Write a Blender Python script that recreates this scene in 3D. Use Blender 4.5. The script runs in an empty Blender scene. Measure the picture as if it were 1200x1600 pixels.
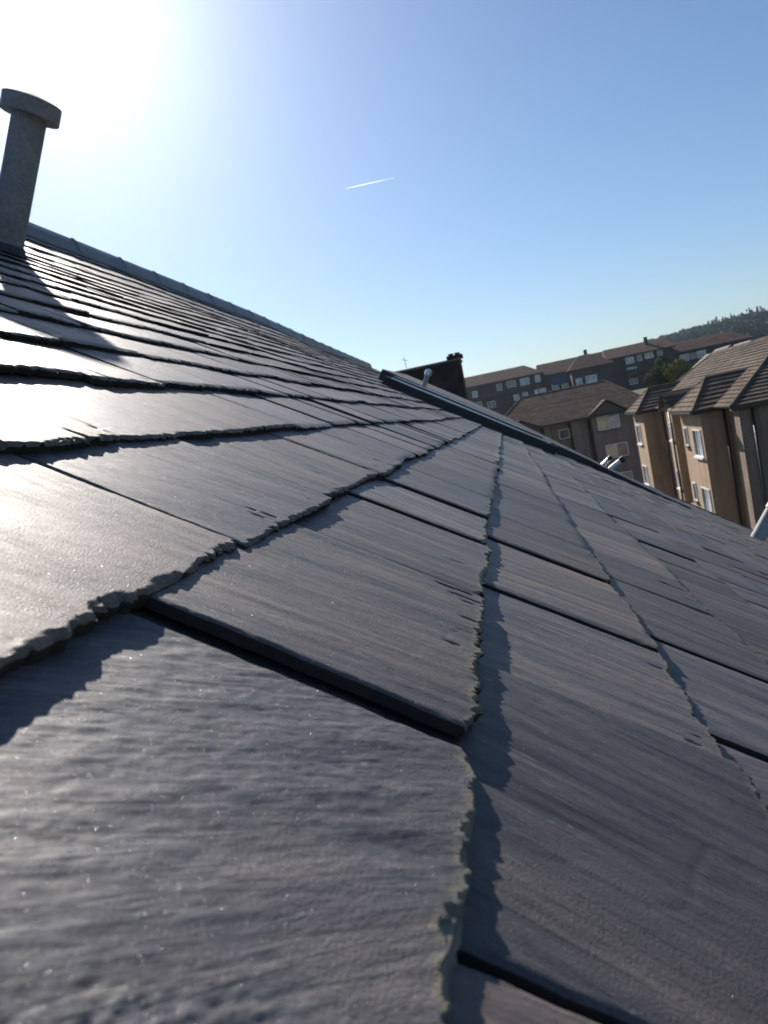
import bpy, math, random
import numpy as np
from mathutils import Vector, Matrix

# ------------------------------------------------------------------ camera, sky, sun, exposure
S = bpy.context.scene
COL = S.collection
ZC = 11.0                                   # height of the eye above the street
H = 0.168                                   # height of the eye above the slates, measured square to the roof
TH = math.radians(33.9)                     # roof pitch
SV = Vector((math.cos(TH), 0, -math.sin(TH)))   # down the slope
NV = Vector((math.sin(TH), 0, math.cos(TH)))    # square to the roof
EYE = Vector((0, 0, ZC))
R_ = Matrix(((0.96866, -0.17697, -0.17432), (0.15357, -0.12498, 0.98020), (-0.19525, -0.97625, -0.09388)))
cam = bpy.data.cameras.new('camera')
camo = bpy.data.objects.new('camera', cam)
COL.objects.link(camo)
cx, cy, cz = R_.col[0], -R_.col[1], -R_.col[2]
m = Matrix((cx, cy, cz)).transposed().to_4x4()
camo.matrix_world = Matrix.Translation(EYE) @ m
cam.sensor_fit = 'VERTICAL'
cam.sensor_height = 7.5
cam.sensor_width = 5.6
cam.lens = 7.5 * 0.75
cam.clip_start = 0.01
cam.clip_end = 20000
cam.dof.use_dof = True
cam.dof.focus_distance = 1.0
cam.dof.aperture_fstop = 2.9
S.camera = camo

SUN = Vector((-0.380, 0.7522, 0.5383)).normalized()
SUN_EL = math.asin(SUN.z)
SUN_AZ = math.atan2(SUN.x, SUN.y)           # from +Y towards +X
W = bpy.data.worlds.new('World')
S.world = W
W.use_nodes = True
wn = W.node_tree.nodes
bg = wn['Background']
sky = wn.new('ShaderNodeTexSky')
sky.sky_type = 'NISHITA'
sky.sun_disc = False
sky.sun_elevation = SUN_EL
sky.sun_rotation = SUN_AZ
sky.altitude = 20
sky.air_density = 1.1
sky.dust_density = 0.35
sky.ozone_density = 5.5
W.node_tree.links.new(sky.outputs[0], bg.inputs[0])
bg.inputs[1].default_value = 0.069
sl = bpy.data.lights.new('sun', 'SUN')
sl.energy = 5.0
sl.angle = math.radians(0.55)
sl.color = (1.0, 0.93, 0.84)
so = bpy.data.objects.new('sun', sl)
COL.objects.link(so)
so.rotation_euler = SUN.to_track_quat('Z', 'Y').to_euler()
S.view_settings.view_transform = 'Standard'
S.view_settings.look = 'None'
S.view_settings.exposure = 0.6
S.view_settings.gamma = 1.0
S.render.engine = 'CYCLES'
S.cycles.max_bounces = 6
S.cycles.use_denoising = True

rnd = random.Random(7)
rng = np.random.default_rng(11)

# ------------------------------------------------------------------ materials
def mat(name, col, rough=0.8, spec=0.5, metal=0.0):
    mt = bpy.data.materials.new(name)
    mt.use_nodes = True
    b = mt.node_tree.nodes['Principled BSDF']
    b.inputs['Base Color'].default_value = (*col, 1)
    b.inputs['Roughness'].default_value = rough
    b.inputs['Specular IOR Level'].default_value = spec
    b.inputs['Metallic'].default_value = metal
    return mt

def N(mt, t, **kw):
    n = mt.node_tree.nodes.new(t)
    for k, v in kw.items():
        setattr(n, k, v)
    return n

def noise(mt, vec, scale, detail=4, rough=0.55, dist=0.0):
    n = N(mt, 'ShaderNodeTexNoise')
    n.inputs['Scale'].default_value = scale
    n.inputs['Detail'].default_value = detail
    n.inputs['Roughness'].default_value = rough
    n.inputs['Distortion'].default_value = dist
    if vec is not None:
        mt.node_tree.links.new(vec, n.inputs['Vector'])
    return n.outputs['Fac']

def mapping(mt, src, scale=(1, 1, 1), rot=(0, 0, 0)):
    n = N(mt, 'ShaderNodeMapping')
    n.inputs['Scale'].default_value = scale
    n.inputs['Rotation'].default_value = rot
    mt.node_tree.links.new(src, n.inputs['Vector'])
    return n.outputs[0]

def ramp(mt, src, stops):
    n = N(mt, 'ShaderNodeValToRGB')
    el = n.color_ramp.elements
    while len(el) < len(stops):
        el.new(0.5)
    for e, (p, c) in zip(el, stops):
        e.position = p
        e.color = (*c, 1) if len(c) == 3 else c
    mt.node_tree.links.new(src, n.inputs[0])
    return n.outputs[0]

def mix(mt, a, b, fac, mode='MIX'):
    n = N(mt, 'ShaderNodeMix', data_type='RGBA', blend_type=mode)
    L = mt.node_tree.links
    for sock, v in ((n.inputs[0], fac), (n.inputs[6], a), (n.inputs[7], b)):
        if isinstance(v, (int, float)):
            sock.default_value = v
        elif isinstance(v, tuple):
            sock.default_value = (*v, 1)
        else:
            L.new(v, sock)
    return n.outputs[2]

def mathn(mt, op, a, b=None):
    n = N(mt, 'ShaderNodeMath', operation=op)
    for i, v in enumerate((a, b)):
        if v is None:
            continue
        if isinstance(v, (int, float)):
            n.inputs[i].default_value = v
        else:
            mt.node_tree.links.new(v, n.inputs[i])
    return n.outputs[0]

def bump(mt, h, strength, dist, prev=None):
    n = N(mt, 'ShaderNodeBump')
    n.inputs['Strength'].default_value = strength
    n.inputs['Distance'].default_value = dist
    mt.node_tree.links.new(h, n.inputs['Height'])
    if prev is not None:
        mt.node_tree.links.new(prev, n.inputs['Normal'])
    return n.outputs[0]

def out(mt, sock, val):
    b = mt.node_tree.nodes['Principled BSDF']
    mt.node_tree.links.new(val, b.inputs[sock])

def rough_mat(name, c1, c2, scale, rough=0.85, bs=0.4, bd=0.01, stretch=(1, 1, 1), spec=0.4, fine=12):
    mt = mat(name, c1, rough, spec)
    tc = N(mt, 'ShaderNodeTexCoord').outputs['Object']
    v = mapping(mt, tc, stretch)
    f = noise(mt, v, scale, 6, 0.6)
    f2 = noise(mt, v, scale * fine, 3, 0.6)
    c = ramp(mt, f, [(0.3, c1), (0.7, c2)])
    g = ramp(mt, f2, [(0.25, (0.72,) * 3), (0.75, (1.2,) * 3)])
    c = mix(mt, c, g, 1.0, 'MULTIPLY')
    if 'roughcast' in name or 'render' in name or 'brick' in name:
        sk = noise(mt, mapping(mt, tc, (2.2, 2.2, 0.16)), 1.0, 5, 0.6)
        c = mix(mt, c, ramp(mt, sk, [(0.34, (0.66, 0.64, 0.62)), (0.52, (1, 1, 1)), (0.7, (1.12, 1.1, 1.06))]), 0.8, 'MULTIPLY')
    if 'tile' in name:
        pt = noise(mt, tc, 0.55, 4, 0.6)
        c = mix(mt, c, ramp(mt, pt, [(0.35, (0.7, 0.72, 0.72)), (0.5, (1, 1, 1)), (0.68, (1.15, 1.13, 0.98))]), 0.9, 'MULTIPLY')
        bt = N(mt, 'ShaderNodeTexVoronoi'); bt.inputs['Scale'].default_value = 3.2
        mt.node_tree.links.new(tc, bt.inputs['Vector'])
        c = mix(mt, c, ramp(mt, bt.outputs['Color'], [(0.0, (0.75,) * 3), (1.0, (1.25,) * 3)]), 0.7, 'MULTIPLY')
    out(mt, 'Base Color', c)
    out(mt, 'Normal', bump(mt, f2, bs, bd))
    return mt

# slate: cleavage grain along the slope, lichen on the dressed edges
def slate_material():
    mt = mat('riven_slate', (0.1, 0.1, 0.12), 0.5, 0.26)
    uv = N(mt, 'ShaderNodeUVMap', uv_map='grain').outputs[0]
    tint = N(mt, 'ShaderNodeVertexColor', layer_name='tint')
    tint_c = tint.outputs['Color']
    edge = mathn(mt, 'MAXIMUM', tint.outputs['Alpha'], 0.0)
    broken_shade = mathn(mt, 'MAXIMUM', mathn(mt, 'MULTIPLY', tint.outputs['Alpha'], -1.0), 0.0)
    streak = noise(mt, mapping(mt, uv, (55, 5, 1)), 1.0, 6, 0.62, 0.3)
    broad = noise(mt, mapping(mt, uv, (14, 2.2, 1)), 1.0, 5, 0.6, 0.4)
    patch = noise(mt, mapping(mt, uv, (5, 3, 1)), 1.3, 5, 0.6, 0.8)
    fine = noise(mt, mapping(mt, uv, (420, 90, 1)), 1.0, 4, 0.65)
    grit = noise(mt, mapping(mt, uv, (700, 700, 1)), 1.0, 2, 0.5)
    scr = noise(mt, mapping(mt, uv, (200, 60, 1), (0, 0, 0.5)), 1.0, 3, 0.5, 1.2)
    c = mix(mt, tint_c, ramp(mt, streak, [(0.30, (0.42, 0.43, 0.48)), (0.5, (1, 1, 1)), (0.70, (1.65, 1.52, 1.36))]), 1.0, 'MULTIPLY')
    c = mix(mt, c, ramp(mt, broad, [(0.3, (0.6, 0.64, 0.76)), (0.5, (1, 1, 1)), (0.70, (1.42, 1.30, 1.18))]), 0.9, 'MULTIPLY')
    c = mix(mt, c, ramp(mt, fine, [(0.25, (0.7,) * 3), (0.75, (1.3,) * 3)]), 0.8, 'MULTIPLY')
    c = mix(mt, c, (0.15, 0.125, 0.112), mathn(mt, 'MULTIPLY', ramp(mt, patch, [(0.48, (0, 0, 0)), (0.72, (1, 1, 1))]), 0.36))
    c = mix(mt, c, (0.34, 0.33, 0.30), mathn(mt, 'MULTIPLY', ramp(mt, scr, [(0.68, (0, 0, 0)), (0.76, (1, 1, 1))]), 0.4))
    vein = ramp(mt, noise(mt, mapping(mt, uv, (90, 3.2, 1)), 1.0, 6, 0.7, 0.2), [(0.34, (0.36, 0.36, 0.39)), (0.43, (1,) * 3), (0.58, (1,) * 3), (0.68, (1.75, 1.62, 1.42))])
    c = mix(mt, c, vein, 0.85, 'MULTIPLY')
    scratch = ramp(mt, noise(mt, mapping(mt, uv, (330, 28, 1), (0, 0, 0.35)), 1.0, 2, 0.4, 0.5), [(0.72, (0, 0, 0)), (0.78, (1,) * 3)])
    c = mix(mt, c, (0.26, 0.25, 0.23), mathn(mt, 'MULTIPLY', scratch, 0.5))
    spk = ramp(mt, noise(mt, mapping(mt, uv, (260, 210, 1)), 1.0, 3, 0.6), [(0.30, (0.55,) * 3), (0.42, (1,) * 3), (0.62, (1,) * 3), (0.74, (1.5, 1.45, 1.3))])
    c = mix(mt, c, spk, 0.75, 'MULTIPLY')
    lich = mathn(mt, 'MULTIPLY', edge, ramp(mt, noise(mt, mapping(mt, uv, (60, 60, 1)), 1.0, 5, 0.7), [(0.35, (0, 0, 0)), (0.6, (1, 1, 1))]))
    c = mix(mt, c, (0.27, 0.24, 0.14), mathn(mt, 'MULTIPLY', lich, 0.85))
    c = mix(mt, c, (0.028, 0.026, 0.024), mathn(mt, 'MULTIPLY', broken_shade, 0.8))  # broken edge faces darkened: their shade painted into the colour along with dirt
    out(mt, 'Base Color', c)
    r = ramp(mt, mix(mt, streak, patch, 0.5), [(0.3, (0.46,) * 3), (0.7, (0.70,) * 3)])
    mica = ramp(mt, noise(mt, mapping(mt, uv, (640, 640, 1)), 1.0, 1, 0.4), [(0.65, (0, 0, 0)), (0.69, (1, 1, 1))])
    r = mix(mt, r, (0.14,) * 3, mica)
    r = mix(mt, r, (0.9,) * 3, broken_shade)
    out(mt, 'Roughness', r)
    lay = noise(mt, mapping(mt, uv, (26, 3.0, 1)), 1.0, 7, 0.62, 0.6)
    lines = ramp(mt, lay, [(0.30, (0, 0, 0)), (0.34, (.25,) * 3), (0.44, (.25,) * 3), (0.47, (.5,) * 3), (0.55, (.5,) * 3), (0.575, (.75,) * 3), (0.66, (.75,) * 3), (0.69, (1,) * 3)])
    n0 = bump(mt, lines, 0.6, 0.0008)
    n1 = bump(mt, streak, 0.5, 0.0010, n0)
    n2 = bump(mt, fine, 0.5, 0.0004, n1)
    n3 = bump(mt, mathn(mt, 'MULTIPLY', grit, ramp(mt, patch, [(0.45, (0.1,) * 3), (0.62, (1,) * 3)])), 0.8, 0.0005, n2)
    n4 = bump(mt, patch, 0.4, 0.002, n3)
    n5 = bump(mt, mix(mt, (0.5,) * 3, grit, mica), 1.0, 0.0012, n4)
    out(mt, 'Normal', n5)
    return mt

M_SLATE = slate_material()
M_DECK = rough_mat('bitumen_felt', (0.015, 0.015, 0.016), (0.03, 0.03, 0.03), 8)
M_LEAD = rough_mat('weathered_lead', (0.035, 0.04, 0.052), (0.065, 0.07, 0.085), 3, 0.75, 0.3, 0.004, spec=0.25)
M_RIDGE = rough_mat('zinc_ridge', (0.10, 0.105, 0.12), (0.16, 0.165, 0.18), 4, 0.45, 0.3, 0.003)
M_BLACK = rough_mat('black_painted_metal', (0.012, 0.013, 0.018), (0.022, 0.024, 0.03), 5, 0.38, 0.1, 0.002)
M_STEEL = mat('bright_steel', (0.62, 0.63, 0.65), 0.28, 0.5, 1.0)
M_PIPE = rough_mat('grey_plastic_pipe', (0.30, 0.31, 0.33), (0.38, 0.39, 0.41), 6, 0.32, 0.1, 0.001)
M_RENDER_GREY = rough_mat('cement_render', (0.20, 0.20, 0.21), (0.28, 0.28, 0.29), 5)
M_HARL = rough_mat('tan_roughcast', (0.32, 0.225, 0.15), (0.42, 0.295, 0.20), 1.2, 0.92, 0.5, 0.02, fine=18)
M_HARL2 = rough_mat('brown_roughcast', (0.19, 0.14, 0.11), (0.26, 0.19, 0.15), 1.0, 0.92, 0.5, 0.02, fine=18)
M_BROWN = rough_mat('dark_brown_brick', (0.04, 0.032, 0.034), (0.065, 0.05, 0.05), 0.5, 0.9, 0.3, 0.02)
M_PANELB = rough_mat('blue_cladding', (0.03, 0.06, 0.16), (0.05, 0.09, 0.22), 0.5, 0.6, 0.1, 0.01)
M_TILE = rough_mat('concrete_roof_tile', (0.088, 0.07, 0.056), (0.155, 0.124, 0.10), 1.6, 0.95, 0.4, 0.015, fine=6, spec=0.12)
M_TILE2 = rough_mat('mottled_roof_tile', (0.085, 0.062, 0.052), (0.19, 0.14, 0.115), 2.6, 0.95, 0.4, 0.015, fine=3, spec=0.12)
M_TILE3 = rough_mat('dark_brown_roof_tile', (0.075, 0.045, 0.04), (0.115, 0.07, 0.06), 0.6, 0.95, 0.3, 0.015, spec=0.1)
M_WHITE = mat('white_upvc', (0.72, 0.72, 0.70), 0.4)
M_FASCIA = mat('dark_fascia', (0.035, 0.028, 0.026), 0.6)
M_SOFFIT = mat('soffit_board', (0.10, 0.08, 0.07), 0.7)
M_DPIPE = mat('black_downpipe', (0.03, 0.025, 0.025), 0.4)
M_BRICK = None

def glass_mat(name, c, rough=0.06):
    mt = mat(name, c, rough, 0.9)
    tc = N(mt, 'ShaderNodeTexCoord').outputs['Object']
    f = noise(mt, tc, 0.8, 2)
    out(mt, 'Base Color', ramp(mt, f, [(0.4, tuple(x * 0.5 for x in c)), (0.6, c)]))
    return mt
M_GLASS = glass_mat('window_glass', (0.10, 0.11, 0.13))
M_BLIND = glass_mat('glass_over_cream_blind', (0.55, 0.45, 0.30), 0.25)
M_NET = glass_mat('glass_over_net_curtain', (0.55, 0.60, 0.68), 0.12)

def brick_mat(name, c1, c2, mortar, scale):
    mt = mat(name, c1, 0.9, 0.3)
    tc = N(mt, 'ShaderNodeTexCoord').outputs['Object']
    v = mapping(mt, tc, (1, 1, 1), (math.radians(90), 0, 0))
    b = N(mt, 'ShaderNodeTexBrick')
    b.inputs['Color1'].default_value = (*c1, 1)
    b.inputs['Color2'].default_value = (*c2, 1)
    b.inputs['Mortar'].default_value = (*mortar, 1)
    b.inputs['Scale'].default_value = scale
    b.inputs['Mortar Size'].default_value = 0.015
    mt.node_tree.links.new(v, b.inputs['Vector'])
    f = noise(mt, tc, 2.5, 5)
    g = ramp(mt, f, [(0.35, (0.45, 0.42, 0.42)), (0.65, (1.5, 1.35, 1.25))])
    out(mt, 'Base Color', mix(mt, b.outputs['Color'], g, 1.0, 'MULTIPLY'))
    out(mt, 'Normal', bump(mt, b.outputs['Fac'], -0.5, 0.008))
    return mt
M_BRICK = brick_mat('sooty_brick', (0.060, 0.043, 0.040), (0.038, 0.032, 0.032), (0.06, 0.056, 0.054), 4.4)

# ------------------------------------------------------------------ mesh helpers
def tag(o, label=None, cat=None, group=None, kind=None):
    if label: o['label'] = label
    if cat: o['category'] = cat
    if group: o['group'] = group
    if kind: o['kind'] = kind
    return o

def empty(name, loc, label=None, cat=None, group=None):
    o = bpy.data.objects.new(name, None)
    o.location = loc
    COL.objects.link(o)
    return tag(o, label, cat, group)

class MB:
    def __init__(self):
        self.v = []; self.f = []
    def add(self, vs, fs):
        k = len(self.v)
        self.v += [tuple(x) for x in vs]
        self.f += [tuple(i + k for i in f) for f in fs]
        return self
    def box(self, x0, x1, y0, y1, z0, z1):
        vs = [(x, y, z) for z in (z0, z1) for y in (y0, y1) for x in (x0, x1)]
        return self.add(vs, [(0, 2, 3, 1), (4, 5, 7, 6), (0, 1, 5, 4), (2, 6, 7, 3), (0, 4, 6, 2), (1, 3, 7, 5)])
    def obox(self, o, ax, ay, az):
        o = Vector(o); ax = Vector(ax); ay = Vector(ay); az = Vector(az)
        vs = [o + ax * i + ay * j + az * k for k in (0, 1) for j in (0, 1) for i in (0, 1)]
        return self.add(vs, [(0, 2, 3, 1), (4, 5, 7, 6), (0, 1, 5, 4), (2, 6, 7, 3), (0, 4, 6, 2), (1, 3, 7, 5)])
    def tube(self, p, q, r0, r1=None, n=14, caps=True):
        p = Vector(p); q = Vector(q); r1 = r0 if r1 is None else r1
        d = (q - p).normalized()
        a = d.orthogonal().normalized(); b = d.cross(a)
        vs = []
        for c, r in ((p, r0), (q, r1)):
            for i in range(n):
                t = 2 * math.pi * i / n
                vs.append(c + a * math.cos(t) * r + b * math.sin(t) * r)
        fs = [(i, (i + 1) % n, n + (i + 1) % n, n + i) for i in range(n)]
        if caps:
            fs += [tuple(range(n))[::-1], tuple(range(n, 2 * n))]
        return self.add(vs, fs)
    def prism(self, poly, d):
        n = len(poly); d = Vector(d)
        vs = [Vector(p) for p in poly] + [Vector(p) + d for p in poly]
        fs = [tuple(range(n))[::-1], tuple(range(n, 2 * n))] + [(i, (i + 1) % n, n + (i + 1) % n, n + i) for i in range(n)]
        return self.add(vs, fs)
    def build(self, name, material, parent=None, smooth=False, bevel=0.0):
        me = bpy.data.meshes.new(name)
        off = Vector(parent.location) if parent is not None and parent.parent is None else Vector((0, 0, 0))
        if parent is not None and parent.parent is not None:
            off = Vector(parent.parent.location)
        me.from_pydata([tuple(Vector(x) - off) for x in self.v], [], self.f)
        me.materials.append(material)
        me.update()
        if smooth:
            for p in me.polygons: p.use_smooth = True
        o = bpy.data.objects.new(name, me)
        COL.objects.link(o)
        if parent is not None:
            o.parent = parent
        if bevel > 0:
            b = o.modifiers.new('bevel', 'BEVEL'); b.width = bevel; b.segments = 2; b.limit_method = 'ANGLE'
        return o

def P3(u, v, w=0.0):
    """roof coordinates (units of H): u along the ridge, v down the slope, w above the slates"""
    return EYE + H * (Vector((0, u, 0)) + SV * v - NV * (1 - w))

# smooth value noise for numpy
def vnoise(x, y, seed):
    xi = np.floor(x).astype(np.int64); yi = np.floor(y).astype(np.int64)
    fx = x - xi; fy = y - yi
    fx = fx * fx * (3 - 2 * fx); fy = fy * fy * (3 - 2 * fy)
    def h(a, b):
        n = (a * 374761393 + b * 668265263 + seed * 974711) & 0x7fffffff
        n = ((n ^ (n >> 13)) * 1274126177) & 0x7fffffff
        return ((n ^ (n >> 16)) & 0xffff) / 65535.0
    return (h(xi, yi) * (1 - fx) + h(xi + 1, yi) * fx) * (1 - fy) + (h(xi, yi + 1) * (1 - fx) + h(xi + 1, yi + 1) * fx) * fy

def fbm(x, y, seed, oct=4, gain=0.5):
    s = 0; a = 1; t = 0
    for i in range(oct):
        s = s + a * vnoise(x, y, seed + i * 17); t += a; a *= gain; x = x * 2.03; y = y * 2.03
    return s / t

# ------------------------------------------------------------------ the slate roof
U0, U1, U2 = -9.0, 66.0, 100.0
VX = -8.2             # above this the slates run on past the verge
def vcourse(k):
    if k >= -2: return 0.31 + 1.18 * k
    if k == -3: return -3.20
    return -4.25 - 1.10 * (-4 - k)
VR = -18.65            # ridge
KMIN, KMAX = -17, 22
JOINTS = {0: [-1.2, 0.2, 2.36, 4.32, 6.05, 7.70, 9.4, 11.0], 1: [-1.5, -0.3, 1.46, 3.33, 4.88, 6.9, 8.5, 10.6, 12.4, 14.1], -1: [-1.0, 0.9, 3.36, 5.22, 7.52, 9.2, 10.9, 12.4],
          2: [-0.9, 0.8, 2.2, 3.74, 5.56, 7.6, 9.1, 10.9, 12.5], -2: [-0.9, 0.9, 2.5, 4.36, 5.95, 8.4, 10.3, 12.0], 3: [0.0, 1.6, 3.2, 4.9, 6.6, 8.4]}

def wdef(u, v):
    """gentle sag and unevenness of the old roof"""
    r = 0.20 * (fbm(u * 0.09 + 3, v * 0.16 + 7, 5, 2) - 0.5)
    far = np.clip((u - 8) / 20, 0, 1)
    return r * far + 0.45 * np.clip((-v - 14.6) / 4.0, 0, 1) ** 1.3 * np.clip(1 - (u - 55) / 12, 0, 1)

V_all, F_all, C_all, UV_all = [], [], [], []
voff = 0
TINTS = [tuple(c * q for c, q in zip(t, (0.98, 0.91, 0.85))) for t in [(0.086, 0.088, 0.104), (0.094, 0.090, 0.102), (0.078, 0.082, 0.100), (0.108, 0.098, 0.100), (0.098, 0.10, 0.112), (0.088, 0.086, 0.094), (0.118, 0.108, 0.106), (0.074, 0.080, 0.095)]]

def slate(k, ua, ub, gap=0.0, special=None, raised=0.0):
    global voff
    vt = vcourse(k); vh = vcourse(k - 1) if k > KMIN - 1 else VR
    g = vt - vh
    seed = rnd.randrange(1, 99999)
    uc = (ua + ub) / 2
    dist = math.hypot(math.hypot(uc, vt - g / 2), 1)
    if dist < 2.7: nx, ny = 230, 190
    elif dist < 5: nx, ny = 110, 90
    elif dist < 9: nx, ny = 52, 36
    elif dist < 18: nx, ny = 26, 14
    elif dist < 34: nx, ny = 14, 6
    else: nx, ny = 8, 3
    if uc < -1.5: nx, ny = 8, 3
    th = 0.052 + rnd.uniform(-0.008, 0.012)
    dvt = rnd.gauss(0, 0.022) if dist > 6 else 0.018 + rnd.gauss(0, 0.006); dw = abs(rnd.gauss(0, 0.008)) + raised; tw = rnd.gauss(0, 0.008)
    # rows: hidden head (coarse) then the exposed part
    b = np.concatenate([np.linspace(-1.05, -0.12, 3), np.linspace(-0.04, 1, ny) ** 1.0])
    # crowd rows near the tail
    b = np.where(b > 0, 1 - (1 - np.clip(b, 0, 1)) ** (1.5 if dist < 9 else 1.2), b)
    a = np.linspace(0, 1, nx)
    A, B = np.meshgrid(a, b)
    X = ua + gap / 2 + (ub - ua - gap) * A
    Vv = vt + dvt - g * (1 - B)
    # side wobble
    wob0 = 0.022 * (fbm(Vv * 5, Vv * 0 + 0.5, seed + 3, 4) - 0.55)
    wob1 = 0.022 * (fbm(Vv * 5, Vv * 0 + 9.5, seed + 5, 4) - 0.45)
    X = X + wob0 * (1 - A) + wob1 * A
    # tail wobble: slow waviness + dressed, jagged edge
    far_j = 1.0 if dist < 18 else 0.7
    amod = np.clip(2.4 * (vnoise(X * 2.3, X * 0 + 5.1, seed + 71) - 0.28), 0.12, 1.5)
    tailn = 0.05 * (fbm(X * 1.6, X * 0 + 2.2, seed + 7, 3) - 0.5) + far_j * amod * (0.05 * (fbm(X * 13, X * 0 + 4.2, seed + 9, 4, 0.62) - 0.6) + 0.045 * (np.abs(fbm(X * 34, X * 0 + 6.2, seed + 10, 3, 0.6) - 0.5) * 2) ** 1.2 * -1 + (0.022 if dist < 9 else 0) * (vnoise(X * 75, X * 0 + 3.3, seed + 8) - 0.6))
    corner = -0.05 * np.exp(-(A * (ub - ua) / 0.07) ** 2) * rnd.random() - 0.05 * np.exp(-((1 - A) * (ub - ua) / 0.07) ** 2) * rnd.random()
    prox = np.clip(1 - (1 - B) * g / 0.16, 0, 1) ** 1.3
    Vv = Vv + (tailn + corner) * prox
    Wt = -1.10 * th * (1 - B) + dw + tw * (A - 0.5) * 2
    # riven surface: long ripples and cleavage steps
    ang = rnd.gauss(0, 0.10) if special is None else special
    ca, sa = math.cos(ang), math.sin(ang)
    gx = (X * ca - Vv * sa); gy = (X * sa + Vv * ca)
    if dist < 18:
        rip = fbm(gx * 4, gy * 0.8, seed + 11, 3) - 0.5
        st = fbm(gx * 5, gy * 1.3, seed + 13, 5, 0.6) * 9
        fl = np.floor(st); fr = np.clip((st - fl) * 14, 0, 1)
        step = (fl + fr) / 9 - 0.5
        Wt = Wt + (0.003 if special is None else 0.002) * rip + (0.008 if special is None else 0.009) * step
        sliv = np.clip((vnoise(gx * 34, gy * 1.8, seed + 61) - 0.86) * 18, 0, 1) * np.clip((0.42 * vnoise(gx * 2.1, gx * 0, seed + 62) - (1 - B) * g) / 0.05, 0, 1)
        Wt = Wt - (0.0 if dist < 3.2 else 0.28) * th * sliv
        cl = np.abs(vnoise(gx * 3.1, gy * 0.8, seed + 64) - 0.5) + 0.25 * np.clip(0.5 - vnoise(gx * 1.3, gy * 1.3, seed + 65), 0, 1)
        Wt = Wt - 0.05 * th * np.clip(1 - cl / 0.009, 0, 1)
        if dist < 5:
            Wt = Wt + 0.0022 * (fbm(gx * 30, gy * 4, seed + 15, 4, 0.6) - 0.5) + 0.0012 * (fbm(gx * 75, gy * 22, seed + 16, 3, 0.6) - 0.5)
        if special is not None and dist < 2.7:
            rg = np.clip((1.18 - X) * 3.2 + 1.2 * (fbm(X * 3, Vv * 3, seed + 81, 3) - 0.5), 0, 1)
            Wt = Wt + rg * (0.015 * (fbm(X * 15, Vv * 15, seed + 82, 5, 0.66) - 0.5) + 0.010 * (fbm(X * 44, Vv * 44, seed + 83, 3, 0.7) - 0.5))
            pat = np.clip((fbm(X * 1.3, Vv * 1.3, seed + 21, 3) - 0.42) * 5, 0, 1)
            Wt = Wt + 0.010 * pat * (fbm(gx * 16, gy * 8, seed + 23, 5, 0.65) - 0.5)
    # flaking of the dressed tail: the top laminae have come away in ragged scallops
    ed = (1 - B) * g
    flk = 0.012 + 0.14 * np.clip(fbm(X * 5.5, X * 0 + 1.7, seed + 31, 4, 0.6) - 0.50, 0, 1) + 0.05 * (fbm(X * 40, ed * 9, seed + 33, 3, 0.6) - 0.5)
    if dist < 18:
        s1 = np.clip((flk - ed) / 0.006, 0, 1)
        s2 = np.clip((flk * 0.45 - ed) / 0.006, 0, 1)
        Wt = Wt - th * (0.16 * s1 + 0.24 * s2)
    edge_c = (1.0 if k >= 0 else 0.3) * np.clip((flk * 1.1 + 0.035 - ed) / 0.03, 0, 1) * (0.35 + 0.65 * vnoise(X * 1.3, X * 0 + 8.8, seed + 35))
    # soft side arris
    sd = np.minimum(A, 1 - A) * (ub - ua)
    Wt = Wt - 0.18 * th * np.clip(1 - sd / (0.006 + 0.014 * vnoise(Vv * 9, Vv * 0, seed + 41)), 0, 1) ** 2
    n = A.size; ni = A.shape[1]; nj = A.shape[0]
    D = wdef(X, Vv)
    pts = np.stack([X, Vv, Wt + D], -1).reshape(-1, 3)
    idx = np.arange(n).reshape(nj, ni)
    f = np.stack([idx[:-1, :-1], idx[1:, :-1], idx[1:, 1:], idx[:-1, 1:]], -1).reshape(-1, 4)
    ec = edge_c.reshape(-1)
    # skirts (tail, two sides) down to the underside, three layers so that the broken edge reads
    loop = np.concatenate([idx[:, 0], idx[-1, 1:], idx[::-1, -1][1:]])
    base = pts[loop]
    m_ = len(loop)
    rows = [loop]
    cur = n
    newp, newc = [], []
    wtop = base[:, 2]
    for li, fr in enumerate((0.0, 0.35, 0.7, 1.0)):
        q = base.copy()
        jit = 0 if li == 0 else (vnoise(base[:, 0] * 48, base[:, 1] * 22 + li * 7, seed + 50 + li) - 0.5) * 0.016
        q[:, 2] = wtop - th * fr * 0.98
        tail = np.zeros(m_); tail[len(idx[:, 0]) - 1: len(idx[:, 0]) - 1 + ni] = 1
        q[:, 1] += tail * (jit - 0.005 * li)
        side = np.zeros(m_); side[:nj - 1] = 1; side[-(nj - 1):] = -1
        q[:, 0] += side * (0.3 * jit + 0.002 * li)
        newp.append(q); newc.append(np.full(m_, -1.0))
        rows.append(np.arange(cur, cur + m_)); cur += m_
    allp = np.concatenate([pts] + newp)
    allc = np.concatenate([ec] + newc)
    fs = [f]
    for r0, r1 in zip(rows[1:-1], rows[2:]):
        fs.append(np.stack([r0[:-1], r1[:-1], r1[1:], r0[1:]], -1))
    f = np.concatenate(fs)
    t = np.array(rnd.choice(TINTS)) * rnd.uniform(0.66, 1.32)
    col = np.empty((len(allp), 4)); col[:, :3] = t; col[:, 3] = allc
    ox, oy = rnd.uniform(0, 40), rnd.uniform(0, 40)
    gxx = (allp[:, 0] * ca - allp[:, 1] * sa) * H + ox; gyy = (allp[:, 0] * sa + allp[:, 1] * ca) * H + oy
    V_all.append(allp); F_all.append(f + voff); C_all.append(col); UV_all.append(np.stack([gxx, gyy], -1))
    voff += len(allp)

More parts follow.
